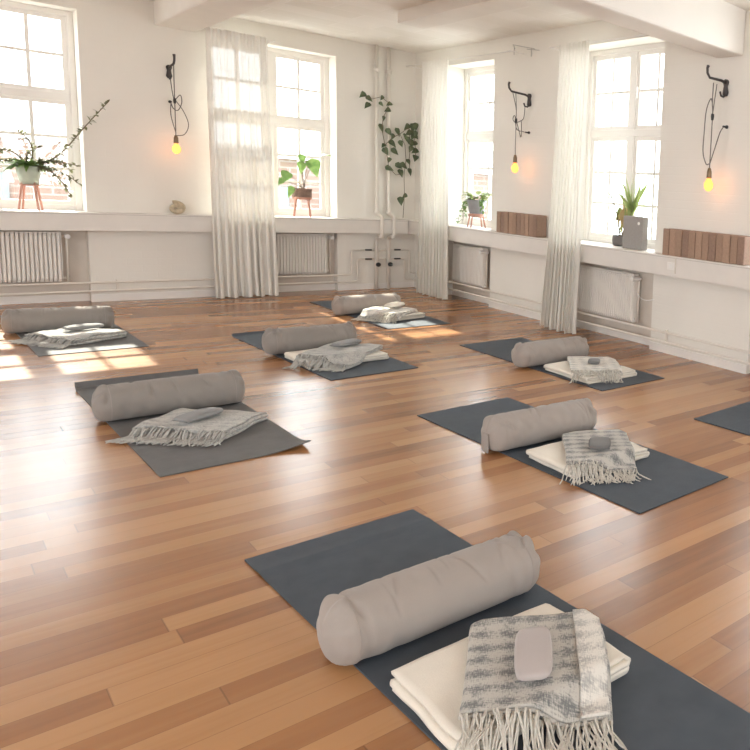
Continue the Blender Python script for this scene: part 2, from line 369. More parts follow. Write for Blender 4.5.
# windows: outer frame, mullion and transom, sashes with glazing bars, panes
def window(w, n, a, c, ncas, label, D=.24):
    root = sroot('window_%d' % n, label)
    def bx(mb, s0, s1, z0, z1, d0, d1): mb.box(W(w, s0, d0, z0), W(w, s1, d1, z1))
    f = MB(); fz0, fz1 = LZ1, WZ1
    bx(f, a, a+.05, fz0, fz1, D, D+.08); bx(f, c-.05, c, fz0, fz1, D, D+.08)
    bx(f, a+.05, c-.05, fz1-.05, fz1, D, D+.08); bx(f, a+.05, c-.05, fz0, fz0+.05, D, D+.08)
    tz0, tz1 = 1.895, 1.962; bx(f, a+.05, c-.05, tz0, tz1, D-.015, D+.08)
    wi = (c-a-.1); mull = .08; cw = (wi-mull*(ncas-1))/ncas; xs = []
    x = a+.05
    for k in range(ncas):
        xs.append((x, x+cw)); x += cw
        if k < ncas-1: bx(f, x, x+mull, fz0+.05, fz1-.05, D-.012, D+.08); x += mull
    f.build('window_frame', M_trim, root, bevel=.004)
    cz = MB(); bx(cz, a-.0, a+.045, fz0, fz1, D-.02, D); bx(cz, c-.045, c, fz0, fz1, D-.02, D); bx(cz, a+.045, c-.045, fz1-.045, fz1, D-.02, D)
    cz.build('window_trim', M_trim, root, bevel=.003)
    p = MB()
    for x0, x1 in xs:
        for z0, z1, rows in ((fz0+.05, tz0, 3), (tz1, fz1-.05, 2)):
            s = MB(); st = .037
            bx(s, x0, x0+st, z0, z1, D+.005, D+.055); bx(s, x1-st, x1, z0, z1, D+.005, D+.055)
            bx(s, x0+st, x1-st, z0, z0+st, D+.005, D+.055); bx(s, x0+st, x1-st, z1-st, z1, D+.005, D+.055)
            xm = (x0+x1)/2; bx(s, xm-.014, xm+.014, z0+st, z1-st, D+.012, D+.05)
            for r in range(1, rows):
                zz = z0+st + (z1-z0-2*st)*r/rows
                bx(s, x0+st, xm-.014, zz-.013, zz+.013, D+.012, D+.05); bx(s, xm+.014, x1-st, zz-.013, zz+.013, D+.012, D+.05)
            s.build('sash', M_trim, root)
            bx(p, x0+st, x1-st, z0+st, z1-st, D+.03, D+.034)
    p.build('pane', M_glass, root)
    h = MB()
    for zz in (1.2, 2.3): h.box(W(w, a+.05+cw-.02, D-.02, zz-.05), W(w, a+.05+cw+.0, D+.01, zz+.05))
    h.build('latch', M_white, root)
    return root
window('b', 1, *WIN_B[1], 2, 'tall white paned window with the tripod succulent on its sill')
window('b', 2, *WIN_B[2], 2, 'tall white paned window half covered by a curtain on the back wall')
window('r', 3, *WIN_R[0], 1, 'tall white paned window nearest the corner on the right wall')
window('r', 4, *WIN_R[1], 2, 'tall white paned window with grey box on its sill')
window('b', 5, *WIN_B[0], 2, 'tall white paned window beyond the left picture edge')
window('r', 6, *WIN_R[2], 2, 'tall white paned window beyond the right picture edge')

# beams
struct(MB().box((-2.596, YR, 2.703), (-2.262, -.001, HC+.01)).build('ceiling_beam', M_beam, bevel=.015), 'broad white ceiling beam meeting the back wall above the left lamp')
bb = MB(); ang = math.radians(5.0)
def BP(l, t, z):  # l from the wall towards -x, t across
    return (-l*math.cos(ang), -5.395 + t - l*math.sin(ang), z)
vs = [BP(-.0, 0, 2.466), BP(-.0, .28, 2.466), BP(-.0, .28, HC+.01), BP(-.0, 0, HC+.01), BP(8.3, 0, 2.466), BP(8.3, .28, 2.466), BP(8.3, .28, HC+.01), BP(8.3, 0, HC+.01)]
bb.add(vs, [(0,1,2,3),(4,7,6,5),(0,4,5,1),(1,5,6,2),(2,6,7,3),(3,7,4,0)])
struct(bb.build('ceiling_beam', M_beam, bevel=.02), 'deep white ceiling beam meeting the right wall above the nearest lamp')
nb = MB(); vs = []
for z in (2.80, HC+.01): vs += [BP(0, -6.3, z), BP(0, .02, z), BP(8.3, .02, z), BP(8.3, -5.4, z)]
nb.add(vs, [(0,1,2,3),(4,7,6,5),(0,4,5,1),(1,5,6,2),(2,6,7,3),(3,7,4,0)])
struct(nb.build('ceiling_slab', M_ceil), 'lower white ceiling of the bay nearest the camera')
struct(MB().box((-1.16, -5.3, 2.815), (-.90, -2.06, HC+.01)).build('ceiling_beam', M_beam, bevel=.008), 'slim boxed beam hanging under the ceiling panels in the corner bay')

# ------------------------------------------------------------------ curtains
def curtain(w, name, label, top, bot, z1, d0, nf, seed, z0=.012):
    rg = R(seed); nx, nz = nf*10, 44; vs = []; ph = [rg.uniform(-.5, .5) for _ in range(nf+2)]; am = [rg.uniform(.6, 1.25) for _ in range(nf+2)]
    for j in range(nz+1):
        t = j/nz; z = z1+(z0-z1)*t
        for i in range(nx+1):
            u = i/nx; k = u*nf; i0 = int(k); fr = k-i0; a = am[i0]*(1-fr)+am[min(i0+1, nf+1)]*fr; p = ph[i0]*(1-fr)+ph[min(i0+1, nf+1)]*fr
            s0 = top[0]+(top[1]-top[0])*u; s1 = bot[0]+(bot[1]-bot[0])*u; s = s0+(s1-s0)*t**1.5
            amp = .026*a*(.55+.75*t)
            d = d0 + amp*math.sin(2*PI*k+p*(.4+t)) + .012*noise.noise(Vector((u*6, t*2.5, seed)))
            s += .012*math.cos(4*PI*k+p)*(.3+t) + .01*t*noise.noise(Vector((u*9, t*3, seed+5)))
            vs.append(W(w, s, d, z + .008*t*math.sin(2*PI*k*.5+seed)))
    fs = [(j*(nx+1)+i, j*(nx+1)+i+1, (j+1)*(nx+1)+i+1, (j+1)*(nx+1)+i) for j in range(nz) for i in range(nx)]
    c = MB().add(vs, fs).build(name, M_sheer if w == 'b' else M_sheer2, smooth=True, recalc=False)
    n = nx+1
    hv = []; 
    for i in range(n):
        p = Vector(vs[i]); o = Vector(W(w, 0, -.004, 0)); hv += [p+o+Vector((0, 0, .012)), p+o-Vector((0, 0, .05))]
    hm = MB().add(hv, [(2*i, 2*i+2, 2*i+3, 2*i+1) for i in range(n-1)]).build('heading_tape', M_sheer if w == 'b' else M_sheer2, c, smooth=True, recalc=False)
    tag(c, label, 'curtain'); return c
curtain('b', 'curtain', 'sheer white floor-length curtain on the back wall beside the left lamp', (-2.235, -1.69), (-2.20, -1.64), 2.735, -.215, 9, 3)
curtain('r', 'curtain', 'sheer white floor-length curtain hanging nearest the room corner', (-1.22, -.62), (-1.25, -.54), 2.72, -.215, 9, 8)
curtain('r', 'curtain', 'sheer white floor-length curtain between the cork block row and the dracaena window', (-3.74, -3.31), (-3.66, -3.14), 2.68, -.215, 9, 12)
tag(MB().tube([(-.19, -.15, 2.73), (-.19, -2.46, 2.712)], .005, 6).build('curtain_rod', M_white, smooth=True), 'thin white rod carrying the curtain nearest the corner', 'curtain rod')
b_ = bpy.data.objects['curtain_rod']
for y in (-.2, -2.4): MB().tube([(-.001, y, 2.725), (-.19, y, 2.725)], .004, 6).build('bracket', M_white, b_)
tag(MB().tube([(-.19, -3.1, 2.69), (-.19, -4.7, 2.672)], .004, 6).build('curtain_rod', M_white, smooth=True), 'thin white rod carrying the curtain by the dracaena window', 'curtain rod')
for y in (-3.14, -4.66): MB().tube([(-.001, y, 2.68), (-.19, y, 2.68)], .004, 6).build('bracket', M_white, bpy.data.objects['curtain_rod.001'])
tag(MB().tube([(-2.25, -.19, 2.742), (-1.55, -.19, 2.718)], .004, 6).build('curtain_rod', M_white, smooth=True), 'thin white rod carrying the curtain on the back wall', 'curtain rod')
for x in (-2.22, -1.6): MB().tube([(x, -.001, 2.735), (x, -.19, 2.735)], .004, 6).build('bracket', M_white, bpy.data.objects['curtain_rod.002'])
wb = MB()
for a, c in (((-.002, -2.22, 2.79), (-.14, -2.40, 2.79)), ((-.14, -2.40, 2.79), (-.002, -2.58, 2.76)), ((-.10, -2.36, 2.79), (-.10, -2.36, 2.70)), ((-.002, -2.52, 2.77), (-.002, -2.52, 2.69)), ((-.002, -2.44, 2.77), (-.002, -2.66, 2.74))):
    wb.tube([a, c], .0035, 5)
tag(wb.build('wire_bracket', simple('grey_wire', (.42, .40, .38), .5)), 'thin grey wire bracket high on the wall above the corner-side lamp', 'bracket')

# ------------------------------------------------------------------ radiators
def radiator(w, label, a, c, knob_side, z0=.205, z1=.665):
    mid = (a+c)/2; t = thing('radiator', label, 'radiator', W(w, mid, 0, z0))
    def P(s, d, z): return Vector(W(w, s, d, z)) - t.location
    b = MB(); n = int((c-a)/.030); prof = []
    for i in range(n):
        s0 = a+(c-a)*i/n; ww = (c-a)/n
        prof += [(s0+.03*ww, .012), (s0+.22*ww, -.004), (s0+.78*ww, -.004), (s0+.97*ww, .012)]
    vs = []
    zs = [(z0, .012), (z0+.03, .0), (z1-.03, .0), (z1, .012)]
    for z, push in zs:
        for s, d in prof: vs.append(P(s, max(d, push) if push else d, z))
    m_ = len(prof); fs = [(j*m_+i, j*m_+i+1, (j+1)*m_+i+1, (j+1)*m_+i) for j in range(3) for i in range(m_-1)]
    b.add(vs, fs); b.box(P(a, .012, z0), P(c, .062, z1)); b.build('panel', M_rad, t)
    g = MB(); g.box(P(a-.004, .004, z1), P(c+.004, .068, z1+.008)); g.build('top_grille', M_rad, t)
    for s in (a-.004, c+.004): MB().box(P(s-.003, .004, z0+.02), P(s+.003, .068, z1)).build('side_cover', M_rad, t)
    ks = c if knob_side > 0 else a; sg = knob_side
    v = MB(); v.tube([P(ks+.004*sg, .035, z1-.035), P(ks+.045*sg, .035, z1-.035)], .011, 8)
    v.tube([P(ks+.045*sg, .035, z1-.02), P(ks+.045*sg, .035, z1-.06), P(ks+.045*sg, .035, .2)], .009, 8); v.build('supply_pipe', M_pipe, t, smooth=True)
    sp_ = [c for c in t.children if c.name.startswith('supply_pipe')][0]
    MB().tube([P(ks+.045*sg, .05, z1-.03), P(ks+.045*sg, .03, z1-.03), P(ks+.045*sg, -.055, z1-.03)], [.018, .022, .02], 12).build('thermostat_knob', M_white, sp_)
    MB().tube([P(ks+.005*sg, .035, z0+.035), P(ks+.03*sg, .035, z0+.035)], .012, 8).build('drain_valve', M_pipe, t)
    MB().box(P(mid-.02, .045, z1+.008), P(mid+.02, .095, z1-.05)).build('wall_bracket', M_rad, t)
    return t
radiator('b', 'white ribbed radiator in the recess under the succulent window', -4.40, -3.357, 1)
radiator('b', 'white ribbed radiator beside the curtain in the back wall recess', -2.06, -1.045, 1)
radiator('r', 'white radiator in the recess nearest the room corner', -1.64, -.98, -1, .195, .635)
radiator('r', 'white ribbed radiator in the recess under the dracaena window', -4.23, -3.43, -1, .195, .635)

# ------------------------------------------------------------------ heating pipes
def rounded(pts, r=.03, n=4):
    pts = [Vector(p) for p in pts]; out = [pts[0]]
    for i in range(1, len(pts)-1):
        a = (pts[i-1]-pts[i]); c = (pts[i+1]-pts[i]); rr_ = min(r, a.length*.45, c.length*.45); p0 = pts[i]+a.normalized()*rr_; p1 = pts[i]+c.normalized()*rr_
        for k in range(n+1):
            t = k/n; out.append(p0*(1-t)**2 + pts[i]*2*t*(1-t) + p1*t*t)
    return out + [pts[-1]]
YP = -.045
def pipe(label, pts, r=.0105, clips=()):
    o = MB().tube(rounded(pts), r, 10).build('heating_pipe', M_pipe, smooth=True); tag(o, label, 'pipe', None)
    for c in clips: MB().box(*c).build('pipe_clip', M_pipe, o)
    return o
pipe('upper white heating pipe low along the back wall, stepping up near the corner', [(XL, YP, .197), (-.79, YP, .190), (-.79, YP, .488), (-.62, YP, .488)])
pipe('lower white heating pipe low along the back wall, stepping up near the corner', [(XL, YP, .115), (-.72, YP, .108), (-.72, YP, .376), (-.62, YP, .376)])
pipe('upper white heating pipe low along the right wall, ending at the corner valves', [(-.235, YP, .488), (-.085, YP, .488), (-.085, YP, .190), (-.045, YP, .190), (-.045, -.10, .190), (-.045, YR, .185)])
pipe('lower white heating pipe low along the right wall, ending at the corner valves', [(-.235, YP, .376), (-.15, YP, .376), (-.15, YP, .105), (-.045, YP, .105), (-.045, -.10, .105), (-.045, YR, .10)])
for x, y in ((-2.965, 0), (0, -4.724)):
    a = MB()
    a.box((x-.008, -.0335, .09), (x+.008, -.0125, .215)) if y == 0 else a.box((-.0335, y-.008, .085), (-.0125, y+.008, .21))
    a.build('pipe_clip', M_pipe, bpy.data.objects['heating_pipe.001' if y == 0 else 'heating_pipe.003'])
def riser(x, label, knobz):
    t = thing('riser_pipe', label, 'pipe', (x, -.05, 0))
    p = [(0, 0, HC-.001), (0, 0, .935), (.014, -.125, .905), (.014, -.125, .665), (0, -.0, .635), (0, 0, 0.001)]
    MB().tube(rounded(p, .03), .021, 12).build('pipe', M_pipe, t, smooth=True)
    for z in (.955, .66): MB().lathe([(.021, z-.02), (.029, z-.02), (.029, z+.02), (.021, z+.02)], (0 if z > .9 else .008, 0 if z > .9 else -.10, 0), 14).build('union_nut', M_pipe, t)
    MB().lathe([(.001, -.075), (.024, -.07), (.028, -.05), (.024, -.035), (.012, -.032), (.012, -.015)], (0, 0, knobz), 14, 'y').build('valve_knob', M_black, t, smooth=True)
    MB().lathe([(.022, 2.62), (.030, 2.62), (.030, 2.66), (.022, 2.66)], (0, 0, 0), 14).build('pipe_clip', M_pipe, t)
    return t
ra = riser(-.497, 'white vertical heating pipe farther from the corner, bent around the ledge', .312)
rb = riser(-.352, 'white vertical heating pipe closer to the corner, bent around the ledge', .312)
for z in (.488, .376):
    o = MB().tube([(-.62, YP, z), (-.52, YP, z)], .0135, 10).tube([(-.475, YP, z), (-.375, YP, z)], .0135, 10).tube([(-.33, YP, z), (-.235, YP, z)], .0135, 10).build('valve_manifold', M_pipe, smooth=True)
    tag(o, 'white %s cross pipe joining the two vertical pipes near the corner' % ('upper' if z > .4 else 'lower'), 'pipe')
    for x in (-.60, -.25): MB().box((x-.038, YP-.035, z-.006), (x+.038, YP-.012, z+.012)).build('lever', M_black, o, bevel=.004)

# ------------------------------------------------------------------ hook lamps
BULB_W = 1.0
def lamp(w, s, label, zt, tipz, zb, loops, outlet, arm=.22, hang=None):
    """s: along the wall, zt: plate centre height, zb: bulb centre height"""
    base = Vector(W(w, s, 0, zt)); t = thing('hook_lamp', label, 'lamp', base)
    def P(ds, d, z): return Vector(W(w, s+ds, d, z)) - base
    b = MB()
    pl = [P(0, -.004, zt-.075), P(0, -.010, zt-.06), P(0, -.012, zt), P(0, -.010, zt+.03)]
    b.tube(pl, [.014, .026, .017, .026], 10); b.tube([P(0, -.001, zt-.05), P(0, -.02, zt-.05)], .024, 12); b.tube([P(0, -.001, zt+.03), P(0, -.02, zt+.03)], .024, 12)
    b.build('wall_plate', M_iron, t, smooth=True)
    MB().tube([P(0, -.012, zt+.02), P(0, -.06, zt+.035), P(0, -arm+.02, tipz-.045), P(0, -arm-.008, tipz-.015), P(0, -arm-.012, tipz+.02), P(0, -arm-.004, tipz+.04)], [.013, .011, .010, .010, .010, .013], 10).build('hook_arm', M_iron, t, smooth=True)
    MB().tube([P(0, -.012, zt-.06), P(0, -.035, zt-.085), P(0, -.062, zt-.08), P(0, -.075, zt-.05)], [.012, .009, .008, .009], 10).build('lower_hook', M_iron, t, smooth=True)
    for lp in loops: 
        pts = [P(*q) for q in lp]; cm = MB(); sm = []
        for i in range(len(pts)-1):
            p0, p1, p2, p3 = pts[max(i-1, 0)], pts[i], pts[i+1], pts[min(i+2, len(pts)-1)]
            for k in range(6):
                u = k/6; sm.append(.5*((2*p1)+(-p0+p2)*u+(2*p0-5*p1+4*p2-p3)*u*u+(-p0+3*p1-3*p2+p3)*u**3))
        sm.append(pts[-1]); cm.tube(sm, .0042, 6).build('cord', M_cord, t, smooth=True)
    d = -hang if hang else -arm+.03
    hd = MB().lathe([(.006, .125), (.012, .12), (.019, .095), (.021, .05), (.019, .045)], P(0, d, zb), 12).build('bulb_holder', M_bulbcap, t, smooth=True)
    MB().lathe([(.014, .046), (.020, .035), (.036, .005), (.038, -.015), (.032, -.04), (.018, -.055), (.001, -.06)], P(0, d, zb), 16).build('bulb', M_bulb, hd, smooth=True)
    pl_ = bpy.data.lights.new('bulb_light', 'POINT'); pl_.energy = BULB_W; pl_.color = (1, .42, .16); pl_.shadow_soft_size = .02
    po = bpy.data.objects.new('bulb_light', pl_); COL.objects.link(po); po.location = base + P(0, d, zb-.01)
    MB().lathe([(.004, -.03), (.010, -.028), (.013, 0), (.012, .018), (.005, .022)], P(0, d, outlet[2]), 10).build('cord_plug', M_black, t, smooth=True)
    MB().lathe([(.014, -.0005), (.014, -.012), (.009, -.016), (.007, -.05)] if True else [], P(outlet[0], 0, outlet[1]), 12, 'y' if w == 'b' else 'x').build('cord_outlet', M_black, t, smooth=True)
    return t
A = -.19
lamp('b', -2.492, 'lit bare bulb on a dark wall hook between the two back wall windows', 2.29, 2.385, 1.53,
     [[(0, A-.01, 2.37), (0, A, 2.2), (0, A, 2.02), (0, A, 1.65)], [(0, -.05, 2.22), (-.005, -.13, 2.08), (0, A, 2.0), (.05, -.17, 2.05), (.065, -.15, 1.98), (.03, -.16, 1.90), (.0, -.12, 1.92), (-.0, -.03, 1.985)],
      [(0, A, 2.0), (.07, -.17, 1.90), (.11, -.17, 1.77), (.07, A, 1.67), (0, A, 1.65)], [(-.0, -.05, 1.985), (-.02, -.12, 1.85), (0, A, 1.68)]],
     (0.0, 1.985, 1.99))
A = -.16
lamp('r', -2.52, 'lit bare bulb on a dark wall hook above the cork row nearest the corner', 2.265, 2.355, 1.56,
     [[(0, A-.05, 2.32), (-.01, A-.01, 2.15), (0, A, 2.02), (0, A, 1.67)], [(0, A-.01, 2.30), (0, A, 2.15), (0, A, 2.02)], [(0, -.06, 2.18), (0, -.07, 2.07), (0, -.11, 2.03), (.01, A, 2.01), (.04, A-.01, 2.04), (.035, A, 2.08), (-.0, A, 2.04), (-.03, -.14, 1.92), (-.03, -.12, 1.87), (-.01, -.10, 1.95), (0, -.1, 2.03)],
      [(.01, A, 2.01), (.02, -.13, 1.94), (0, -.03, 1.925)]],
     (0, 1.925, 2.03), arm=.24, hang=.16)
A = -.145
lamp('r', -5.235, 'lit bare bulb on a dark wall hook above the cork row farthest from the corner', 2.245, 2.325, 1.475,
     [[(0, A-.01, 2.25), (.01, A, 2.10), (0, A, 2.0), (0, A, 1.60)], [(0, A+.03, 2.245), (-.01, A, 2.10), (0, A, 2.02)],
      [(.01, A, 2.10), (.03, A, 2.13), (.07, A, 2.04), (.08, A, 1.85), (.08, A, 1.72), (.04, A, 1.63), (.01, A, 1.63)], [(0, A, 1.63), (-.02, -.12, 1.75), (-.03, -.08, 1.88), (-.03, -.04, 1.93)]],
     (-.03, 1.93, 1.995), hang=.145)

# ------------------------------------------------------------------ things on the ledges
jit = (0, .004, -.002, .006, .001, .005, .002)
def cork_row(y0, n, label, group, d=-.135, first_pale=-1):
    for i in range(n):
        y1 = y0-.0755*i
        b = MB().box((d+jit[i % 7], y1-.0700, LZ1+.001), (d+.12+jit[i % 7], y1, LZ1+.001+.222)).build('cork_block', (M_cork, M_corkl, M_cork, M_corkm)[(i*5+n) % 4], bevel=.005, origin=(d+.065, y1-.037, LZ1+.001))
        tag(b, label(i, n), 'cork block', group)
ordn = ['first', 'second', 'third', 'fourth', 'fifth', 'sixth', 'seventh', 'eighth', 'ninth', 'tenth', 'eleventh', 'twelfth']
cork_row(-2.15, 10, lambda i, n: 'brown cork block under the corner-side lamp, %s in its row from the corner' % ordn[i], 'cork blocks standing under the corner-side lamp')
cork_row(-4.735, 12, lambda i, n: 'brown cork block under the nearest lamp, %s in its row from the grey box' % ordn[i], 'cork blocks standing under the nearest lamp')

def stand(t, x, y, z0, zt, r0, r1, n=4, rot=.5):
    t = [c for c in t.children if c.name.startswith('stand_ring')][0]
    for i in range(n):
        a = rot+2*PI*i/n
        MB().tube([(x+r1*math.cos(a), y+r1*math.sin(a), zt), (x+r0*math.cos(a), y+r0*math.sin(a), z0)], [.010, .008], 8).build('leg', M_pink, t)
def leaves_along(mb, pts, n, Ln, Wd, rg, shape='oval', t0=.1):
    pts = [Vector(p) for p in pts]
    for i in range(n):
        u = t0+(1-t0)*(i+rg.random()*.6)/n; k = u*(len(pts)-1); j = min(int(k), len(pts)-2); p = pts[j].lerp(pts[j+1], k-j); tg = (pts[j+1]-pts[j]).normalized()
        d = tg*.5 + Vector((rg.uniform(-1, 1), rg.uniform(-1, 1), rg.uniform(-.6, .9))).normalized()
        mb.leaf(p, d, (rg.uniform(-.3, .3), rg.uniform(-.3, .3), 1), Ln*rg.uniform(.7, 1.2), Wd*rg.uniform(.8, 1.2), .3, .3, shape, 4)
def arc(p0, p1, p2, n=8):
    p0, p1, p2 = Vector(p0), Vector(p1), Vector(p2); return [p0*(1-t)**2+p1*2*t*(1-t)+p2*t*t for t in [i/n for i in range(n+1)]]

# succulent on the left sill
S = LZ1
t = thing('potted_succulent', 'trailing succulent in a celadon pot on a pink tripod stand, long branch reaching right', 'plant', (-3.54, .06, S+.001))
MB().lathe([(.055, .235), (.062, .235), (.080, .33), (.086, .395), (.082, .40), (.076, .385), (.001, .38)], (0, 0, 0), 22).build('pot', M_potc, t, smooth=True)
MB().lathe([(.075, .386), (.04, .392), (.001, .395)], (0, 0, 0), 16).build('soil', M_soil, t)
MB().lathe([(.05, .222), (.068, .222), (.068, .235), (.05, .235)], (0, 0, 0), 20).build('stand_ring', M_pink, t)
stand(t, 0, 0, 0.0, .26, .095, .055)
rg = R(5); st = MB(); fo = MB(); fg = MB()
paths = [arc((0, 0, .39), (.16, -.10, .44), (.26, -.15, .60)) + arc((.26, -.15, .60), (.38, -.19, .80), (.56, -.20, 1.05))[1:],
         arc((0, 0, .39), (.14, -.06, .52), (.28, -.10, .38)), arc((.02, 0, .39), (.2, -.08, .42), (.32, -.14, .26)), arc((.0, -.02, .39), (.16, -.1, .45), (.27, -.12, .13)),
         arc((0, 0, .39), (.1, .0, .62), (-.08, 0, .72)), arc((0, 0, .39), (-.1, .0, .5), (-.2, -.04, .42)), arc((0, 0, .39), (-.1, -.05, .6), (-.24, -.08, .5)), arc((0, 0, .4), (-.05, -.1, .55), (.1, -.13, .58)), arc((0,0,.4),(.12,-.08,.5),(.34,-.14,.42))]
for i, p in enumerate(paths):
    st.tube(p, [.008-.005*k/(len(p)-1) for k in range(len(p))], 6)
    leaves_along(fo, p, [80, 30, 34, 38, 22, 20, 22, 22, 30][i], .046, .026, rg)
for i in range(70):
    a = rg.uniform(0, 2*PI); p = Vector((.05*math.cos(a), .05*math.sin(a), .40)); fg.leaf(p, (math.cos(a), math.sin(a), rg.uniform(.1, 1.6)), (0, 0, 1), rg.uniform(.08, .17), .032, .75, .2, 'oval', 5)
st.build('branch', M_stem, t, smooth=True); fo.build('foliage', M_leafd, t, smooth=True, recalc=False); fg.build('young_leaves', M_leafl, t, smooth=True, recalc=False)

# big-leaved plant on the curtain-side sill
t = thing('potted_monstera', 'large-leaved green plant in a brown basket pot on a pink stand beside the back curtain', 'plant', (-1.287, .05, S+.001))
MB().lathe([(.088, .225), (.098, .225), (.100, .30), (.102, .322), (.095, .322), (.092, .31), (.001, .305)], (0, 0, 0), 22).build('pot', M_basket, t, smooth=True)
MB().lathe([(.086, .198), (.098, .198), (.098, .225), (.086, .225)], (0, 0, 0), 22).build('stand_ring', M_pink, t); stand(t, 0, 0, 0, .21, .115, .085)
st = MB(); fo = MB(); rg = R(9)
for tip, nrm, Ln, Wd in (((-.16, -.04, .46), (.2, -1, .35), .14, .13), ((-.02, -.04, .58), (.1, -1, .4), .15, .10), ((.08, -.06, .62), (-.3, -1, .5), .22, .15), ((.20, .0, .66), (.2, -.6, 1), .13, .07), ((-.13, -.08, .30), (.3, -1, .5), .15, .08), ((.0, .0, .66), (0, -1, .6), .12, .08), ((-.2, .0, .38), (.5, -1, .2), .10, .08)):
    tip = Vector(tip); p = arc((.02, 0, .31), (tip.x*.35, tip.y*.4, max(.4, tip.z*.95)), tip, 6); st.tube(p, .0035, 5)
    d = Vector((tip.x*.8, -.15, -.35 if tip.x < .15 else .05)); fo.leaf(tip+Vector((0, 0, .05)), d, nrm, Ln, Wd, .25, .2, 'heart', 7)
st.build('leaf_stalk', M_stem, t, smooth=True); fo.build('foliage', M_leafl, t, smooth=True, recalc=False)

# pothos in grey pot
t = thing('potted_pothos', 'pale green trailing pothos in a grey pot on a pink stand in the corner-side window', 'plant', (.06, -1.40, S+.001))
MB().lathe([(.072, .16), (.082, .165), (.106, .30), (.108, .315), (.10, .315), (.098, .30), (.001, .295)], (0, 0, 0), 24).build('pot', M_potg, t, smooth=True)
MB().lathe([(.07, .125), (.092, .125), (.092, .155), (.07, .155)], (0, 0, 0), 22).build('stand_ring', M_pink, t); stand(t, 0, 0, 0, .16, .115, .08)
fo = MB(); fd = MB(); st = MB(); rg = R(4)
for i in range(60):
    a = rg.uniform(0, 2*PI); el = rg.uniform(.1, 1.2); p = Vector((.07*math.cos(a), .07*math.sin(a), .31+rg.uniform(0, .07)))
    fo.leaf(p, (math.cos(a), math.sin(a), el), (0, 0, 1), rg.uniform(.08, .13), rg.uniform(.045, .065), .55, .2, 'heart', 5)
for i, end in enumerate(((-.05, .34, .02), (-.02, .28, .10), (-.06, .2, .06), (-.04, -.2, .16), (-.1, .12, .18))):
    p = arc((0, .03 if end[1] > 0 else -.05, .33), (end[0]*.6, end[1]*.75, .38), end); st.tube(p, .0025, 5); leaves_along(fd, p, 11, .06, .04, rg, 'heart', .35)
st.build('runner', M_stem, t, smooth=True); fo.build('foliage', M_leafp, t, smooth=True, recalc=False); fd.build('trailing_leaves', M_leafl, t, smooth=True, recalc=False)

# dracaena in dark bowl + grey box
t = thing('potted_dracaena', 'spiky dracaena with drooping dry leaves in a dark round bowl behind the grey box', 'plant', (.132, -3.89, S+.001))
MB().lathe([(.06, 0), (.08, .01), (.088, .055), (.082, .098), (.074, .10), (.07, .085), (.001, .08)], (0, 0, 0), 24).build('bowl', M_potd, t, smooth=True)
st = MB(); fo = MB(); fd = MB(); rg = R(6)
st.tube([(0, 0, .08), (.01, -.05, .2), (.01, -.13, .34)], [.012, .010, .009], 8); st.tube([(0, .02, .08), (-.01, .06, .28), (-.02, .15, .46)], [.008, .007, .005], 7)
for i in range(44):
    a = rg.uniform(0, 2*PI); el = rg.uniform(.7, 3.2); fo.leaf((.01, -.13, .33+rg.uniform(-.06, .05)), (math.cos(a)*.8, math.sin(a), el), (math.cos(a+1.5), math.sin(a+1.5), .2), rg.uniform(.22, .36), .024, .1, .25, 'blade', 6)
for i in range(46):
    a = rg.uniform(0, 2*PI); fo_ = fd if i % 3 else fo; q_ = rg.uniform(.03, .085)
    fo_.leaf(Vector((q_*.7*math.cos(a), q_*math.sin(a)-.02, rg.uniform(.30, .40))), (math.cos(a)*.25, math.sin(a)*.45, -1), (math.cos(a), math.sin(a), .3), rg.uniform(.14, .24), .026, .05, .25, 'blade', 6)
for i in range(6):
    a = rg.uniform(0, 2*PI); fo.leaf((-.02, .15, .45), (math.cos(a), math.sin(a), 1.2), (0, 0, 1), .09, .014, .3, .2, 'blade', 4)
st.build('cane', M_stem, t, smooth=True); fo.build('green_leaves', M_leafp, t, smooth=True, recalc=False); fd.build('dry_leaves', M_dry, t, smooth=True, recalc=False)
t = thing('standing_box', 'square grey upright box with a small white dot on the dracaena sill', 'box', (.005, -4.235, S+.001))
MB().box((-.035, -.125, 0), (.035, .14, .295)).build('box_body', M_box, t, bevel=.006)
MB().lathe([(.014, -.041), (.014, -.034)], (0, -.075, .235), 16, 'x').build('white_dot', M_white, t)

# shell on back ledge
sh = MB(); vs = []; nu, nv = 40, 14
for i in range(nu+1):
    u = i/nu; a = u*2.6*PI; rad = .052*(.35+.65*u); cr = .038*(.35+.65*u)
    c = Vector((rad*math.cos(a), -.02+.015*u, .065+rad*math.sin(a)*.75))
    rd = Vector((math.cos(a), 0, math.sin(a)))
    for j in range(nv):
        b2 = 2*PI*j/nv; q = cr*(1+.10*math.cos(5*b2)+.08*noise.noise(Vector((u*9, j, 1)))); vs.append(c+rd*q*math.cos(b2)+Vector((0, 1, 0))*q*math.sin(b2))
sh.add(vs, [(i*nv+j, i*nv+(j+1) % nv, (i+1)*nv+(j+1) % nv, (i+1)*nv+j) for i in range(nu) for j in range(nv)] + [tuple(range(nv))[::-1], tuple(nu*nv+j for j in range(nv))])
zmin = min(v[2] for v in sh.v); sh.v = [(v[0]-2.486, v[1]-.06, v[2]-zmin+S+.001) for v in sh.v]
tag(sh.build('shell', M_shell, smooth=True, origin=(-2.486, -.06, S)), 'curled pale gold shell on the back ledge below the left lamp', 'shell')

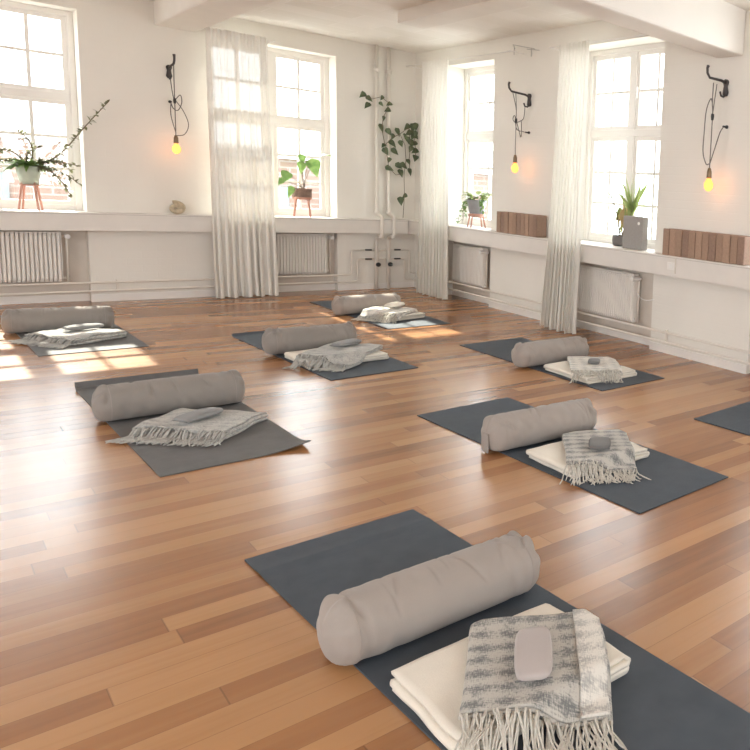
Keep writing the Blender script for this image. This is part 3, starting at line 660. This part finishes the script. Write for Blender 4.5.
# climbing vine on the risers (positions along the back wall corner)
VINE = [(-0.683, 2.32), (-0.608, 2.285), (-0.631, 2.206), (-0.461, 2.315), (-0.469, 2.243), (-0.375, 2.257), (-0.394, 2.183), (-0.441, 2.078), (-0.466, 1.962), (-0.378, 1.925), (-0.269, 1.937), (-0.333, 1.874), (-0.159, 2.01), (-0.05, 2.029), (-0.084, 1.946), (-0.05, 1.913), (-0.134, 1.94), (-0.334, 1.791), (-0.305, 1.699), (-0.443, 1.759), (-0.413, 1.689), (-0.377, 1.59), (-0.372, 1.489), (-0.255, 1.528), (-0.194, 1.535), (-0.138, 1.59), (-0.118, 1.465), (-0.23, 1.444), (-0.05, 1.644), (-0.111, 1.748), (-0.146, 1.854), (-0.088, 1.897), (-0.05, 1.932), (-0.232, 1.801), (-0.058, 1.819), (-0.184, 1.165), (-0.231, 1.101), (-0.108, 1.821), (-0.183, 1.898), (-0.084, 2.013), (-0.057, 1.728)]    # (x, z) of each leaf
vt = thing('climbing_vine', 'dark green climbing vine strung over the pipes beside the corner', 'plant', (-.3, -.10, S))
O_ = vt.location; st = MB(); fo = MB(); rg = R(21)
for path in [[(-0.691, 2.315), (-0.577, 2.286), (-0.473, 2.325), (-0.378, 2.268), (-0.402, 2.182), (-0.449, 2.082), (-0.461, 1.939), (-0.425, 1.765), (-0.401, 1.648), (-0.377, 1.494), (-0.292, 1.416), (-0.218, 1.433)], [(-0.425, 1.765), (-0.342, 1.857), (-0.245, 1.916), (-0.146, 1.999), (-0.071, 1.947), (-0.05, 1.742), (-0.05, 1.62)], [(-0.245, 1.916), (-0.183, 1.789), (-0.169, 1.608), (-0.193, 1.423), (-0.186, 1.177), (-0.203, 0.891)], [(-0.146, 1.999), (-0.108, 1.821), (-0.132, 1.611), (-0.118, 1.477)]]:
    st.tube([Vector((x, -.115, z))-O_ for x, z in path], .0035, 5)
for x_, z_ in VINE:
    p = Vector((x_, -.115, z_))-O_; d = Vector((rg.uniform(-.8, .8), -.25, rg.uniform(-1.1, -.2))); d.normalize(); Ln = rg.uniform(.07, .12)
    fo.leaf(p-d*Ln*.5, d, Vector((rg.uniform(-.4, .4), -1, rg.uniform(.1, .6))), Ln, Ln*.68, .2, .25, 'heart', 6)
st.build('stem', M_stem, vt, smooth=True); fo.build('leaves', M_leaf, vt, smooth=True, recalc=False)

# socket on the right fascia and a white lead from the radiator
t = thing('wall_socket', 'small white socket on the ledge front below the far cork row', 'socket', (-LD, -4.865, .785))
MB().box((-.010, -.045, -.032), (-.0005, .045, .032)).build('socket_plate', M_trim, t, bevel=.003)
MB().box((-.014, -.016, -.016), (-.010, .016, .016)).build('socket_insert', M_white, t, bevel=.002)
MB().box((-.0105, -.054, -.06), (-.0005, -.047, .07)).build('joint_strip', M_alc, t)
tag(MB().tube(arc((-.02, -4.31, .50), (-.06, -4.40, .40), (-.012, -4.53, .45), 10), .004, 6).build('cable', M_white, smooth=True), 'thin white cable looping from the dracaena-window radiator to the wall', 'cable')

# ------------------------------------------------------------------ yoga stations
def make_mat(label, cx, cy, th, curl=0.0, mat=None, ripple=0, corner=0, Wm=.605, Lm=1.832):
    t = .0055; nx, ny = 16, 72; top = []; bot = []
    for j in range(ny+1):
        v = -Lm/2+Lm*j/ny
        for i in range(nx+1):
            u = -Wm/2+Wm*i/nx; z = 0
            e = v-(Lm/2-.055)
            if curl and e > 0:
                q = e/.055; z += curl*q*q; 
            if ripple:
                z += ripple*math.exp(-((v-(Lm/2-.13))/.03)**2)
            if corner:
                w_ = max(0, (u/(Wm/2)-.3)/.7)*max(0, ((-v)/(Lm/2)-.82)/.18); z += corner*w_*w_**.5
            vy = v - (curl*.5*(e/.055)**2 if curl and e > 0 else 0)
            top.append((u, vy, z+t)); bot.append((u, vy, z+.0005))
    n = nx+1; o = len(top); fs = []
    for j in range(ny):
        for i in range(nx):
            a = j*n+i; fs += [(a, a+1, a+n+1, a+n), (o+a, o+a+n, o+a+n+1, o+a+1)]
    for i in range(nx): fs += [(i, o+i, o+i+1, i+1), (ny*n+i, ny*n+i+1, o+ny*n+i+1, o+ny*n+i)]
    for j in range(ny): fs += [(j*n, (j+1)*n, o+(j+1)*n, o+j*n), (j*n+nx, o+j*n+nx, o+(j+1)*n+nx, (j+1)*n+nx)]
    ob = MB().add(top+bot, fs).build('yoga_mat', mat or M_mat, smooth=False); ob.location = (cx, cy, .0005); ob.rotation_euler = (0, 0, th); tag(ob, label, 'yoga mat'); return ob

def make_bolster(label, cx, cy, th, Ln=.645, r=.101, seed=1, mat=None, flap=0, sag=0, group=None):
    t = thing('bolster', label, 'bolster', (cx, cy, .007), th, group); n, k = 64, 150; vs = []; rc = R(seed*31)
    cr = [(rc.uniform(-.8, .8)*Ln/2, rc.uniform(.3, 2.4), rc.uniform(-.05, .05), rc.uniform(.4, .9), rc.uniform(.002, .0045), rc.uniform(.004, .007)) for _ in range(13)]
    cr += [(sg*(Ln/2-rc.uniform(.05, .10)), rc.uniform(.5, 2.6), sg*rc.uniform(-.10, .10), rc.uniform(.3, .7), rc.uniform(.004, .009), rc.uniform(.006, .011)) for sg in (-1, -1, -1, 1, 1, 1)]
    for i in range(k+1):
        s = -1+2*i/k; a = abs(s)
        # profile: long body, softly rounded shoulder, slightly domed end
        x = s*Ln/2
        if i == 0 or i == k: rr_ = .0
        e = (1-a)*Ln/2
        rr_ = r*(1-(1-e/.062)**2.35)**.5 if e < .062 else r
        rr_ = max(rr_, 1e-4)
        for j in range(n):
            b = 2*PI*j/n; cy_, cz = math.cos(b), math.sin(b)
            q = rr_*(1+.020*noise.noise(Vector((x*6, cy_*1.2, cz*1.2+seed*7))))
            crease = .004*max(0, noise.noise(Vector((x*26, b*1.1 if b < PI else (2*PI-b)*1.1, seed*3))))*max(0, 1-((a-.75)/.3)**2)
            gath = .006*math.sin(b*7+seed)*math.exp(-((e-.03)/.03)**2)*max(0, .3+cz)
            fold = 0
            for x0, b0, sl_, ex, am_, wd_ in cr:
                db = b-b0
                if abs(db) < ex: fold += am_*math.exp(-((x-x0-sl_*db)/wd_)**2)*(1-(db/ex)**2)
            q += (gath*1.5 - fold*1.5 - crease*1.8)*min(1, rr_/(.6*r))
            ww = .0035*math.sin(x*90+2.2*noise.noise(Vector((x*8, cz*2, seed))))*max(0, noise.noise(Vector((x*5, cy_*1.5, seed+cz))))
            q += ww if rr_ > .5*r else 0
            y = q*cy_*1.03; z = r + q*cz
            z = z if z > .030 else .030-(.030-z)*.38       # weight flattens the underside
            vs.append((x, y, z + sag*(s*s)*.5))
    zmin = min(v[2] for v in vs); vs = [(x, y, z-zmin) for x, y, z in vs]
    fs = [(i*n+j, i*n+(j+1) % n, (i+1)*n+(j+1) % n, (i+1)*n+j) for i in range(k) for j in range(n)]
    MB().add(vs, fs).build('bolster_cover', mat or M_bol, t, smooth=True)
    for sgn, i in ((-1, 14), (1, k-14)):
        loop = [Vector(vs[i*n+j]) for j in range(n)]; c = sum(loop, Vector())/n
        MB().tube([c+(p-c)*1.002 for p in loop]+[c+(loop[0]-c)*1.002], .0011, 6, False).build('end_seam', M_bol2, t, smooth=True)
    if flap:
        MB().box((-Ln/2-.006, -.035, .0), (-Ln/2+.002, .03, .10)).build('end_flap', M_bol2, t, bevel=.003)
    return t

def folded(name, mat, w, d, layers, pitch, fold_axis='u', seed=1, h=None, loc=(0, 0), th=0, base=0, wob=.006, ns=26, nl=26, thick=.82):
    """a cloth folded to and fro: zig-zag section along u, carried along v; h(x, y) is the surface it lies on"""
    rg = R(seed); tk = pitch*thick; line = []; uvl = []; acc = 0; lv = []
    for l in range(layers):
        dirn = 1 if l % 2 == 0 else -1; w_l = w*(1-.02*rg.random()); z = pitch*(l+.5)
        for i in range(ns+1):
            u = (-w_l/2 + w_l*i/ns)*dirn; line.append((u, z, (0, 1))); uvl.append(acc + w_l*i/ns); lv.append(l)
        acc += w_l
        if l < layers-1:
            for k in range(1, 5):
                a = -PI/2+PI*k/5; line.append((dirn*(w_l/2+math.cos(a)*pitch*.5), z+pitch*.5+math.sin(a)*pitch*.5, None)); uvl.append(acc+pitch*.3*k); lv.append(l+.5)
            acc += pitch*1.5
    m_ = len(line); up_ = []; dn = []
    for i, (u, z, _) in enumerate(line):
        a = Vector(line[min(i+1, m_-1)][:2])-Vector(line[max(i-1, 0)][:2]); a.normalize(); nn = Vector((-a.y, a.x)); up_.append((u+nn.x*tk/2, z+nn.y*tk/2)); dn.append((u-nn.x*tk/2, z-nn.y*tk/2))
    mb = MB(); vs = []; uvs = []; c, s = math.cos(th), math.sin(th)
    offs = [rg.uniform(-1, 1)*.010 for _ in range(layers+1)]
    for j in range(nl+1):
        v0 = -d/2+d*j/nl
        for side in (up_, dn):
            for i, (u, z) in enumerate(side):
                l = lv[i]; v = v0+offs[int(l)]*(1 if l == int(l) else .5)*(abs(v0)/(d/2))**3
                zz = z
                u_ = u + wob*noise.noise(Vector((v*7, z*30, seed)))
                v_ = v + wob*noise.noise(Vector((u*7, z*30, seed+9)))
                fr = min(1, (layers*pitch and z/(layers*pitch)))
                zz += fr*wob*.9*noise.noise(Vector((u*8+seed, v*8, 0)))
                x = loc[0]+u_*c-v_*s; y = loc[1]+u_*s+v_*c
                hh = h(x, y) if h else 0
                vs.append((x, y, zz+base+hh)); uvs.append((uvl[i], v0))
    n = 2*m_; fs = []
    for j in range(nl):
        for i in range(m_-1):
            a = j*n+i; fs.append((a, a+1, a+n+1, a+n)); b = j*n+m_+i; fs.append((b, b+n, b+n+1, b+1))
        fs.append((j*n, (j+1)*n, (j+1)*n+m_, j*n+m_)); fs.append((j*n+m_-1, j*n+n-1, (j+1)*n+n-1, (j+1)*n+m_-1))
    for j in (0, nl):
        for i in range(m_-1): fs.append((j*n+i, j*n+m_+i, j*n+m_+i+1, j*n+i+1))
    mb.add(vs, fs, uvs)
    return mb.build(name, mat, smooth=True, origin=(loc[0], loc[1], base)), c, s

def fringe(blanket, mat, w, d, th, loc, h, base, thick, seed, n, length, r=.0022):
    """knotted yarn ends along the v = -d/2 edge, falling to whatever is below"""
    rg = R(seed); mb = MB(); c, s = math.cos(th), math.sin(th); o = blanket.location
    for i in range(n):
        u = -w/2+w*(i+.5)/n + rg.uniform(-.004, .004); z0 = thick*rg.uniform(.25, .95); Ln = length*rg.uniform(.75, 1.15); k = rg.uniform(-.45, .45); k2 = rg.uniform(-.6, .6); pts = []
        nseg = 7; uu, vv = u, -d/2+.004
        zc = None
        for q in range(nseg+1):
            t = q/nseg; x = loc[0]+uu*c-vv*s; y = loc[1]+uu*s+vv*c
            low = h(x, y)+base+.004+rg.uniform(0, .006)*t
            zt = h(loc[0]+u*c+d/2*s, loc[1]+u*s-d/2*c)+base+z0
            z = max(low, zt-.9*max(0, t*Ln-.006)-.5*t*t*Ln+.006*math.sin(t*6+i))
            pts.append(Vector((x, y, z))-o)
            uu += (k+k2*t)*Ln/nseg; vv -= Ln/nseg*(.55+.45*abs(math.cos(k)))
        mb.tube(pts, [r*1.3]+[r]*(nseg-1)+[r*.6], 5)
    f = mb.build('fringe', mat, blanket, smooth=True); f['kind'] = 'stuff'; return f

def make_pillow(label, cx, cy, z, th, mat, w=.10, d=.21, t=.034, tilt=0):
    vs = []; nu, nv = 24, 16; 
    for i in range(nu+1):
        a = -PI/2+PI*i/nu
        for j in range(nv):
            b = 2*PI*j/nv; sg = lambda q, e: math.copysign(abs(q)**e, q)
            x = w/2*sg(math.cos(b), .5)*sg(math.cos(a), .32); y = d/2*sg(math.sin(a), .6); zz = t/2*sg(math.sin(b), .8)*sg(math.cos(a), .55)
            zz *= 1+.18*noise.noise(Vector((x*25, y*18, cx)))
            vs.append((x, y, zz+t/2))
    fs = [(i*nv+j, i*nv+(j+1) % nv, (i+1)*nv+(j+1) % nv, (i+1)*nv+j) for i in range(nu) for j in range(nv)]
    o = MB().add(vs, fs).build('eye_pillow', mat, smooth=True); o.location = (cx, cy, z); o.rotation_euler = (tilt, 0, th); tag(o, label, 'eye pillow')
    e = MB(); 
    e.tube([(x_*w*.47, -d/2+.004, t*.33) for x_ in (-1, -.5, 0, .5, 1)], .0025, 5); e.build('end_seam', M_eyed, o, smooth=True); return o

def sstep(x): x = max(0, min(1, x)); return x*x*(3-2*x)
def support(x0, x1, y0, y1, top, th=0, soft=.035):
    cx, cy = (x0+x1)/2, (y0+y1)/2; c, s = math.cos(-th), math.sin(-th)
    def h(x, y):
        a, b = x-cx, y-cy; u, v = a*c-b*s, a*s+b*c
        e = max(abs(u)-(x1-x0)/2, abs(v)-(y1-y0)/2)
        return top*(1-sstep((e-.008)/soft))
    return h

MT = .0065
def station(key, mat_kw, bol_kw, white=None, plaid_kw=None, pil_kw=None):
    make_mat(**mat_kw)
    if bol_kw: make_bolster(**bol_kw)
    h = lambda x, y: 0
    if white:
        wl = white
        cx, cy = (wl['x'][0]+wl['x'][1])/2, (wl['y'][0]+wl['y'][1])/2
        o, _, _ = folded('folded_blanket', M_cream, wl['x'][1]-wl['x'][0]-wl['p'], wl['y'][1]-wl['y'][0], wl['n'], wl['p'], seed=wl.get('seed', 2), loc=(cx, cy), th=wl.get('th', 0), base=MT, wob=.008)
        tag(o, wl['label'], 'blanket'); h = support(*wl['x'], *wl['y'], wl['n']*wl['p']+.004, wl.get('th', 0), .06)
    if plaid_kw:
        pk = plaid_kw; n_, p_ = pk['n'], pk['p']; th = pk['th']; loc = pk['loc']; w, d = pk['w'], pk['d']
        o, _, _ = folded('fringed_throw', pk.get('mat', M_plaid), w, d, n_, p_, seed=pk.get('seed', 4), h=h, loc=loc, th=th, base=MT+.001, wob=pk.get('wob', .008), ns=40, nl=40)
        tag(o, pk['label'], 'throw')
        if pk.get('strip'):
            e_, _, _ = folded('folded_edge', M_plaidw, pk['strip'], d*.985, 1, .006, seed=pk['seed'], h=h, loc=(loc[0]+math.cos(th)*(w/2-pk['strip']*.55), loc[1]+math.sin(th)*(w/2-pk['strip']*.55)), th=th, base=MT+.001+n_*p_+.003, wob=.003, ns=10, nl=40)
            e_.location -= o.location; e_.parent = o
        fringe(o, pk.get('fmat', M_fringe), w, d, th, loc, h, MT+.001, n_*p_, pk.get('seed', 4)+50, pk.get('fn', 70), pk.get('fl', .10), pk.get('fr', .0026))
        if pil_kw:
            q = pil_kw; make_pillow(q['label'], q['x'], q['y'], max(v.co.z+o.location.z for v in o.data.vertices if math.hypot(v.co.x+o.location.x-q['x'], v.co.y+o.location.y-q['y']) < .115)+.001, q['th'], q['mat'], q.get('w', .10), q.get('d', .21), q.get('t', .034))

station('front', dict(label='dark grey yoga mat in the foreground, closest of all to the camera', cx=-3.297, cy=-7.304, th=.042, ripple=.004),
        dict(label='beige bolster across the foreground mat, largest in view', cx=-3.334, cy=-7.177, th=.01, Ln=.668, seed=1),
        dict(x=(-3.585, -3.085), y=(-7.785, -7.41), n=4, p=.0145, label='cream folded blanket on the foreground mat beneath the grey plaid throw', seed=3),
        dict(loc=(-3.295, -7.655), w=.36, d=.39, th=math.radians(-33), n=3, p=.0085, label='grey and cream plaid fringed throw on the foreground mat', seed=5, strip=.075, fn=96, fl=.12, fr=.0028, wob=.007),
        dict(x=-3.315, y=-7.66, th=math.radians(-33), mat=M_eye, label='pale lilac-grey eye pillow on the foreground plaid throw', w=.098, d=.215))
station('midr', dict(label='dark grey yoga mat in the middle right, second nearest whole mat', cx=-2.098, cy=-6.085, th=.048),
        dict(label='pale grey bolster with hanging end flap on the middle right mat', cx=-2.138, cy=-5.969, th=-.038, Ln=.652, r=.1, seed=2, flap=1),
        dict(x=(-2.355, -1.87), y=(-6.53, -6.16), n=3, p=.016, label='cream folded blanket under the fringed throw on the middle right mat', seed=7),
        dict(loc=(-2.085, -6.39), w=.33, d=.44, th=math.radians(-33), n=3, p=.0085, label='grey woven throw with long pale fringe on the middle right mat', seed=8, fn=80, fl=.13, fr=.003),
        dict(x=-2.11, y=-6.43, th=math.radians(-40), mat=M_eyed, label='dark grey eye pillow on the middle right throw', w=.11, d=.15, t=.028))
station('midl', dict(label='worn grey yoga mat with turned-up dark far edge in the middle left', cx=-3.398, cy=-4.455, th=.028, curl=.04, corner=.03, mat=M_matb),
        dict(label='taupe bolster with gathered ends on the middle left mat', cx=-3.416, cy=-4.345, th=.008, Ln=.675, r=.102, seed=3, mat=M_bold),
        None,
        dict(loc=(-3.375, -4.755), w=.44, d=.34, th=math.radians(-47), n=5, p=.0095, mat=M_plaid2, label='grey and white fringed throw lying directly on the middle left mat', seed=12, fn=110, fl=.12, fr=.0045, wob=.016, fmat=M_fringeg),
        dict(x=-3.39, y=-4.76, th=math.radians(-62), mat=M_eyeg, label='grey eye pillow on the middle left throw', w=.10, d=.22))
station('backc', dict(label='dark grey yoga mat with upturned far edge in the centre of the room', cx=-2.268, cy=-3.209, th=.049, curl=.018),
        dict(label='taupe bolster on the central mat, slightly dipped in its middle', cx=-2.317, cy=-3.184, th=.021, Ln=.65, r=.104, seed=4, sag=.022, mat=M_bold),
        dict(x=(-2.55, -1.98), y=(-3.76, -3.33), n=3, p=.016, label='cream folded blanket peeping from under the throw on the central mat', seed=13),
        dict(loc=(-2.265, -3.63), w=.36, d=.46, th=math.radians(-52), n=4, p=.0085, mat=M_plaid2, label='grey and white throw with short fringe on the central mat', seed=14, fn=84, fl=.11, fr=.0042, wob=.014, fmat=M_fringeg),
        dict(x=-2.19, y=-3.53, th=math.radians(-62), mat=M_eyeg, label='grey eye pillow on the central throw', w=.11, d=.23))
station('far', dict(label='grey yoga mat farthest from the camera near the corner pipes, sunlit in front', cx=-1.186, cy=-1.683, th=.012),
        dict(label='beige sunlit bolster on the mat nearest the corner pipes', cx=-1.276, cy=-1.674, th=.009, Ln=.655, r=.1, seed=5),
        dict(x=(-1.38, -.97), y=(-2.24, -1.84), n=3, p=.016, label='cream folded blanket on the sunlit mat by the corner', seed=15, th=.25),
        dict(loc=(-1.24, -2.06), w=.40, d=.34, th=math.radians(-55), n=3, p=.010, label='off-white fringed throw on the sunlit mat by the corner', seed=16, fn=56, fl=.11, fr=.0035, wob=.014, mat=M_plaidw),
        dict(x=-1.14, y=-1.98, th=math.radians(-50), mat=M_cream, label='cream eye pillow on the sunlit throw by the corner', w=.13, d=.24, t=.04))
station('rback', dict(label='dark grey yoga mat by the curtain in the right rear of the room', cx=-.969, cy=-4.455, th=.028),
        dict(label='light grey bolster on the mat in front of the dracaena-window curtain', cx=-1.042, cy=-4.493, th=-.005, Ln=.65, r=.1, seed=6),
        dict(x=(-1.235, -.775), y=(-5.20, -4.68), n=3, p=.016, label='cream folded blanket on the mat in front of the dracaena-window curtain', seed=17),
        dict(loc=(-.985, -4.955), w=.36, d=.42, th=math.radians(-33), n=3, p=.0085, label='cream and grey fringed throw on the mat in front of the dracaena-window curtain', seed=18, fn=64, fl=.12, fr=.0034, mat=M_plaidw),
        dict(x=-.995, y=-4.965, th=math.radians(-42), mat=M_eyed, label='small dark eye pillow on the throw in front of the dracaena-window curtain', w=.09, d=.13, t=.026))
station('left', dict(label='grey yoga mat below the succulent window, partly in sun patches', cx=-3.50, cy=-1.545, th=.03, mat=M_matb),
        dict(label='taupe bolster below the succulent window, cut by the picture edge', cx=-3.554, cy=-1.512, th=-.113, Ln=.66, r=.101, seed=7, mat=M_bold, sag=.006),
        None,
        dict(loc=(-3.50, -1.93), w=.44, d=.38, th=math.radians(-62), n=5, p=.0105, mat=M_plaid2, label='crumpled grey fringed throw on the mat below the succulent window', seed=20, fn=84, fl=.13, fr=.0048, wob=.022, fmat=M_fringeg),
        dict(x=-3.46, y=-1.87, th=math.radians(-75), mat=M_eyeg, label='grey eye pillow on the throw below the succulent window', w=.11, d=.23))
make_mat('bare dark grey yoga mat cut off by the right picture edge', -.835, -7.106, .07)

for o in list(COL.objects):
    g = {'yoga mat': 'yoga mats laid out on the floor', 'bolster': 'bolsters lying across the mats', 'blanket': 'cream folded blankets on the mats', 'throw': 'fringed throws on the mats', 'eye pillow': 'eye pillows on the throws',
         'radiator': 'radiators under the windows', 'lamp': 'bare bulb hook lamps on the walls', 'curtain': 'sheer curtains beside the windows', 'curtain rod': 'thin curtain rods'}.get(o.get('category'))
    if g and not o.get('group'): o['group'] = g
# ------------------------------------------------------------------ outside
struct(MB().box((-40, -40, -3.7), (40, 40, -3.6)).build('outside_ground', M_ext), 'pale ground far below the windows')
t = thing('brick_building', 'pale red brick building seen through the back wall windows', 'building', (-4, 13, -3.6))
MB().box((-12, 0, 0), (14, 5, 5.35)).build('brick_wall', M_brick, t)
MB().box((-12.2, -.15, 5.35), (14.2, 5.2, 5.6)).build('parapet', M_roof, t)
for k in range(9): MB().box((-10.6+k*2.7, -.06, 2.9), (-9.5+k*2.7, .1, 4.6)).build('window_pane', M_dk, t)

# ------------------------------------------------------------------ light
wd = bpy.data.worlds.new('world'); sc.world = wd; wd.use_nodes = True
bg = wd.node_tree.nodes['Background']; bg.inputs[0].default_value = (.91, .955, 1.0, 1); bg.inputs[1].default_value = 10
sl = bpy.data.lights.new('sun', 'SUN'); sl.energy = 16; sl.angle = .012; sl.color = (1, .93, .80); so = bpy.data.objects.new('sun', sl); COL.objects.link(so)
so.rotation_euler = Vector((.0, -1.0, -.775)).to_track_quat('-Z', 'Y').to_euler(); so.location = (-3, 8, 8)
def portal(c, nrm, w, h):
    l = bpy.data.lights.new('window_portal', 'AREA'); l.shape = 'RECTANGLE'; l.size = w; l.size_y = h; l.cycles.is_portal = True
    o = bpy.data.objects.new('window_portal', l); COL.objects.link(o); o.location = c; o.rotation_euler = Vector(nrm).to_track_quat('-Z', 'Z').to_euler()
for a, c in WIN_B: portal(((a+c)/2, .36, 1.8), (0, -1, 0), c-a, 1.9)
for a, c in WIN_R: portal((.36, (a+c)/2, 1.8), (-1, 0, 0), c-a, 1.9)
for a, c in LEFT_O: portal((XL-.32, (a+c)/2, 1.76), (1, 0, 0), c-a, 1.95)
for a, c in REAR_O: portal(((a+c)/2, YR-.32, 1.76), (0, 1, 0), c-a, 1.95)

vs_ = sc.view_settings; vs_.view_transform = 'Standard'; vs_.look = 'None'; vs_.gamma = 1; vs_.exposure = .08; vs_.use_curve_mapping = False
sc.cycles.use_denoising = True; sc.cycles.max_bounces = 10; sc.cycles.diffuse_bounces = 6; sc.cycles.transparent_max_bounces = 16
sc.cycles.sample_clamp_indirect = 8
